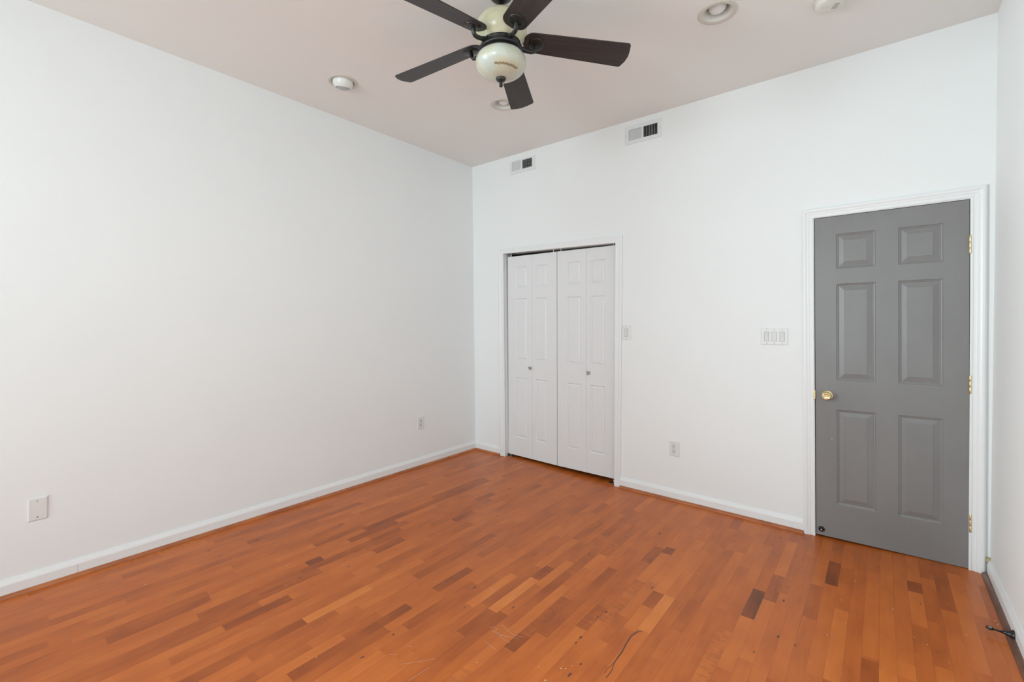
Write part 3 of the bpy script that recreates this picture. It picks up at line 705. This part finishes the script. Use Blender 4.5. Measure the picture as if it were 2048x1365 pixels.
# ------------------------------------------------------------------ ceiling fixtures
def can(i, label, gimbal=False):
    cx_, cy_ = CANS[i]
    root = empty('recessed_light', (cx_, cy_, H)); tag(root, label, 'ceiling light', 'recessed ceiling lights')
    mb = MB(); ri = 0.074
    mb.lathe([(0.0995,0.0),(0.0995,-0.0015),(0.094,-0.0045),(0.084,-0.0050),(ri+0.002,-0.0035),(ri,0.0)], 48, caps=False)
    mb.build('trim_ring', M_CAN, root)
    if gimbal:
        mb = MB(); mb.lathe([(0.0745,0.0),(0.0745,0.06),(0.03,0.08),(0.0,0.08)], 40, caps=False); mb.build('housing', M_SLOT, root)
        # eyeball tilted towards the left wall
        ax = Vector((-0.20, 0.115, -0.973)).normalized()
        M = Matrix.Translation((0,0,0.006)) @ ax.to_track_quat('Z', 'Y').to_matrix().to_4x4()
        R_ = 0.0705
        prof = [(R_*math.sin(t), R_*math.cos(t)) for t in [math.radians(120-70*k/12) for k in range(13)]]
        lip = prof[-1]
        mb = MB(); mb.lathe(prof+[(lip[0]-0.003, lip[1]+0.0015),(lip[0]-0.006, lip[1]+0.0005),(lip[0]-0.008, lip[1]-0.014)], 48, M, caps=False)
        eb = mb.build('eyeball', M_BULB, root)
        mb = MB(); mb.lathe([(0.0, lip[1]-0.012),(lip[0]-0.0075, lip[1]-0.012)], 40, M, caps=False); mb.build('dark_gap_disc', M_SLOT, eb)  # dark backing disc, paints the shaded gap around the lens
        mb = MB(); a_ = lip[0]-0.0125
        mb.lathe([(a_, lip[1]-0.016)]+[(a_*math.cos(t), lip[1]-0.006+0.020*math.sin(t)) for t in [PI/2*k/8 for k in range(9)]], 40, M, caps=False); mb.build('lamp_lens', M_LENS, eb)
    else:
        mb = MB(); mb.lathe([(ri,0.0),(0.070,0.006),(0.058,0.036),(0.056,0.060),(0.053,0.064),(0.053,0.085),(0.0,0.085)], 44, caps=False); mb.build('reflector', M_CANIN, root)
        mb = MB(); mb.lathe([(0.0,0.002),(0.018,0.004),(0.034,0.011),(0.044,0.024),(0.0475,0.040),(0.045,0.056),(0.030,0.084),(0,0.084)], 40, caps=False); mb.build('bulb', M_BULB, root)
    return root
can(0, 'white eyeball recessed light nearest the left wall', True)
can(1, 'recessed light with frosted bulb right of the fan')
can(2, 'recessed light partly hidden behind a fan blade tip')
sd = empty('smoke_detector', (3.203, -0.690, H)); tag(sd, 'round cream smoke detector on the ceiling at upper right', 'smoke detector')
mb = MB(); mb.lathe([(0.070,0.0),(0.070,-0.008),(0.067,-0.009),(0.067,-0.024),(0.064,-0.033),(0.056,-0.0375),(0.030,-0.039),(0.0,-0.039)], 48, caps=False); mb.build('body', M_SMOKE, sd)
mb = MB()
for k in range(5): mb.box(0.010, 0.034, -0.022+k*0.009, -0.0185+k*0.009, -0.0396, -0.0380, Matrix.Rotation(0.5, 4, 'Z'))
mb.build('grille_slots', pm('smoke_slot', (0.30,0.29,0.25,1), 0.6)[0], sd)
mb = MB(); mb.box(-0.040, -0.006, -0.006, 0.008, -0.0396, -0.0380, Matrix.Rotation(0.5, 4, 'Z')); mb.build('test_button', M_PLATE2, sd)

# ------------------------------------------------------------------ ceiling fan (origin at the ceiling; heights are negative)
FX, FY = 1.9303, -1.8261
fan = empty('ceiling_fan', (FX, FY, H)); tag(fan, 'dark bronze ceiling fan with five walnut blades and alabaster glass lights', 'ceiling fan')
Z = lambda z: z-H
mb = MB(); mb.lathe([(0.068,0.0),(0.068,-0.012),(0.064,-0.030),(0.052,-0.050),(0.034,-0.064),(0.017,-0.068),(0.0,-0.068)], 44, caps=False); mb.build('canopy', M_BRONZE, fan)
mb = MB(); mb.lathe([(0.0133,-0.060),(0.0133,Z(2.88))], 24); mb.build('downrod', M_BRONZE, fan)
# upper glass: inverted bell around the motor
mb = MB()
up = [(0.0133,2.926),(0.040,2.924),(0.072,2.913),(0.100,2.892),(0.120,2.864),(0.1295,2.836),(0.1290,2.812),(0.120,2.790),(0.1075,2.772),(0.098,2.764)]
mb.lathe([(r, Z(z)) for r, z in up], 56, caps=False); mb.build('upper_glass_shade', M_GLASS_UP, fan)['label'] = 'cream amber upper glass shade'
mb = MB()
hs = [(0.0,2.790),(0.080,2.790),(0.0835,2.782)]
for k in range(5):
    z = 2.780-k*0.0062; r = 0.0860+k*0.0022; hs += [(r,z),(r+0.0028,z-0.0012),(r+0.0028,z-0.0036),(r+0.0002,z-0.0050)]
hs += [(0.1010,2.7475),(0.1065,2.742),(0.1070,2.728),(0.1035,2.7245),(0.088,2.7235),(0.088,2.716),(0.0,2.716)]
mb.lathe([(r, Z(z)) for r, z in hs], 56, caps=False); mb.build('motor_housing', M_BRONZE, fan)
mb = MB(); mb.lathe([(0.0,Z(2.7190)),(0.092,Z(2.7190)),(0.105,Z(2.7140)),(0.1085,Z(2.7070)),(0.1085,Z(2.702)),(0.0,Z(2.702))], 56, caps=False); mb.build('fitter_ring', M_BRONZE, fan)
lo = [(0.1080,2.7065)]
for k in range(1, 27):
    t = math.radians(-27 + (90+27)*k/26)
    lo.append((0.1270*math.cos(t), 2.668-0.0765*math.sin(t)))
mb = MB(); mb.lathe([(r, Z(z)) for r, z in lo], 64, caps=False); mb.build('lower_glass_shade', M_GLASS_LO, fan)['label'] = 'pale green lower glass bowl with a brown vein'
mb = MB(); mb.lathe([(r, Z(z)) for r, z in [(0.0,2.5945),(0.0248,2.5925),(0.0255,2.5885),(0.020,2.5800),(0.012,2.5745),(0.0068,2.5710),(0.0062,2.5670),(0.0092,2.5630),(0.0100,2.5580),(0.0080,2.5520),(0.0035,2.5490),(0.0,2.5485)]], 32, caps=False); mb.build('finial', M_BRONZE, fan)

# one blade outline: rounded root, slightly flared, clipped round tip
def blade_outline():
    R0, R1 = 0.112, 0.660; w0, w1 = 0.058, 0.0725
    pts = []
    for k in range(0, 13):                       # rounded root
        a = PI/2 + PI*k/12; pts.append((R0+0.050+0.050*math.cos(a), w0*math.sin(a)))
    def corner(cx_, cy_, r, a0, a1, n=5): return [(cx_+r*math.cos(a0+(a1-a0)*k/n), cy_+r*math.sin(a0+(a1-a0)*k/n)) for k in range(n+1)]
    pts += corner(R1-0.022, -w1+0.014, 0.014, -PI/2, -0.25)
    pts += [(R1-0.002, -0.035), (R1+0.002, 0.0), (R1-0.004, 0.035)]
    pts += corner(R1-0.030, w1-0.014, 0.014, 0.35, PI/2)
    return pts
PITCH = math.radians(13.5)
BL = blade_outline()
proto = None
for k, deg in enumerate((46.2, 118.2, 190.2, 262.2, 334.2)):
    if k == 0:
        n = len(BL)
        def bl(u, v, w):                          # u along, v across (ccw side low), w up
            z = 2.7845 - 0.058*(u-0.12) - math.tan(PITCH)*v + w
            return (u, v, Z(z))
        mb = MB(); top = [bl(u, v, 0.003) for u, v in BL]; bot = [bl(u, v, -0.003) for u, v in BL]
        mb.add(top+bot, [tuple(range(n)), tuple(reversed(range(n, 2*n)))] + [(i, (i+1) % n, n+(i+1) % n, n+i) for i in range(n)])
        b = mb.build('blade', M_BLADE, fan, bevel=0.0012)
        # blade iron: flat arm out of the housing, bent up into a domed medallion under the blade
        ir = MB()
        arm = [(0.088,0,2.752),(0.110,0,2.745),(0.130,0,2.7385),(0.152,0,2.7350),(0.166,0,2.7375),(0.174,0,2.7480),(0.177,0,2.7640),(0.178,0,2.774)]
        ir.tube([(x, y, Z(z)) for x, y, z in arm], [0.0170,0.0140,0.0120,0.0115,0.0115,0.0115,0.0115,0.0120], 16, flat=0.8)
        c0 = Vector(bl(0.180, 0, -0.003)); c0.z += 0.0005
        nrm = Vector((0.058, math.tan(PITCH), 1)).normalized()
        M = Matrix.Translation(c0) @ nrm.to_track_quat('Z', 'Y').to_matrix().to_4x4()
        ir.lathe([(0.040,0.0),(0.040,-0.003),(0.037,-0.0065),(0.030,-0.0085),(0.022,-0.0090),(0.014,-0.0105),(0.0,-0.0110)], 36, M @ Matrix.Scale(1.0, 4), caps=False)
        io = ir.build('blade_iron', M_BRONZE, b)
        proto = (b, io)
    else:
        b = proto[0].copy(); COL.objects.link(b); b.parent = fan
        io = proto[1].copy(); COL.objects.link(io); io.parent = b
    b.rotation_euler = (0, 0, math.radians(deg))

# ------------------------------------------------------------------ door holder on the right baseboard
dh = empty('door_holder', (XR0-0.0145, -0.678, 0.026)); tag(dh, 'black hook-style door holder screwed to the right baseboard', 'door stop')
mb = MB(); MX = Matrix.Rotation(-PI/2, 4, 'Y')      # local +Z -> world -X
mb.lathe([(0.0,0.0),(0.0205,0.0),(0.0205,0.0025),(0.0165,0.0075),(0.0110,0.0150),(0.0078,0.024),(0.0052,0.040),(0.0,0.040)], 28, MX, caps=False); mb.build('base', M_BLACK, dh)
mb = MB(); mb.tube([(-0.034,0,0),(-0.050,0.0,0.0),(-0.062,0,0.0005)], [0.0046,0.0040,0.0042], 14); arm = mb.build('arm', M_BLACK, dh)
mb = MB()
ring = []; rc = Vector((-0.073, 0, 0.001))
for k in range(20):
    a = 2*PI*k/20; c = rc + Vector((0.0095*math.cos(a), 0.0080*math.sin(a), 0))
    ring.append([tuple(c + Vector((math.cos(a)*0.0036*math.cos(b_), math.sin(a)*0.0036*math.cos(b_), 0.0052*math.sin(b_)))) for b_ in [2*PI*j/10 for j in range(10)]])
n = 10; vs = [p_ for st in ring for p_ in st]; fs = [(i*n+j, ((i+1)%20)*n+j, ((i+1)%20)*n+(j+1)%n, i*n+(j+1)%n) for i in range(20) for j in range(n)]
mb.add(vs, fs, True); mb.build('hook_ring', M_BLACK, dh)
mb = MB(); mb.lathe([(0.0,-0.003),(0.0072,-0.003),(0.0072,0.0035),(0.005,0.0045),(0.0,0.0045)], 20, Matrix.Translation(rc), caps=False); mb.build('magnet', M_STEEL, dh)['label'] = 'steel insert'

# dried paint flecks scattered over the floor
FL = [(2.43,-1.97),(2.42,-2.00),(2.405,-2.01),(2.33,-2.06),(2.39,-2.10),(2.45,-2.08),(1.74,-2.72),(1.70,-2.66),(1.72,-2.69),(1.78,-2.72),(1.55,-2.62),(1.58,-2.60),
      (1.55,-1.92),(1.585,-1.90),(1.83,-1.78),(0.98,-2.45),(0.80,-2.36),(0.42,-2.92),(0.10,-3.2),(1.93,-1.40),(1.80,-0.85),(2.62,-0.95),(2.70,-1.98),(2.58,-2.05),
      (2.95,-2.1),(3.25,-0.75),(3.28,-0.95),(3.45,-0.70),(3.52,-0.90),(3.56,-0.93),(3.22,-1.1),(3.62,-1.02),(3.66,-0.5),(3.30,-0.5),(3.7,-0.75),(3.808,-0.575),(3.812,-0.605),(2.12,-2.2),(2.2,-2.32),(2.55,-2.2),(0.55,-1.1),(0.62,-1.2)]
mb = MB(); rnd = random.Random(3)
for (x, y) in FL:
    r = rnd.uniform(0.0016, 0.0034); n = 6; z = sag(x)
    z += 0.019 if x > 3.80 else 0.0004
    rim = [(x+r*rnd.uniform(.6,1.2)*math.cos(2*PI*k/n), y+r*rnd.uniform(.5,1.0)*math.sin(2*PI*k/n), z) for k in range(n)]
    mb.add(rim+[(x, y, z+0.0009)], [(k, (k+1) % n, n) for k in range(n)])
fk = mb.build('paint_flecks', M_FLECK, fixn=False); tag(fk, 'tiny white paint flecks scattered over the wood floor', 'debris', kind='stuff')
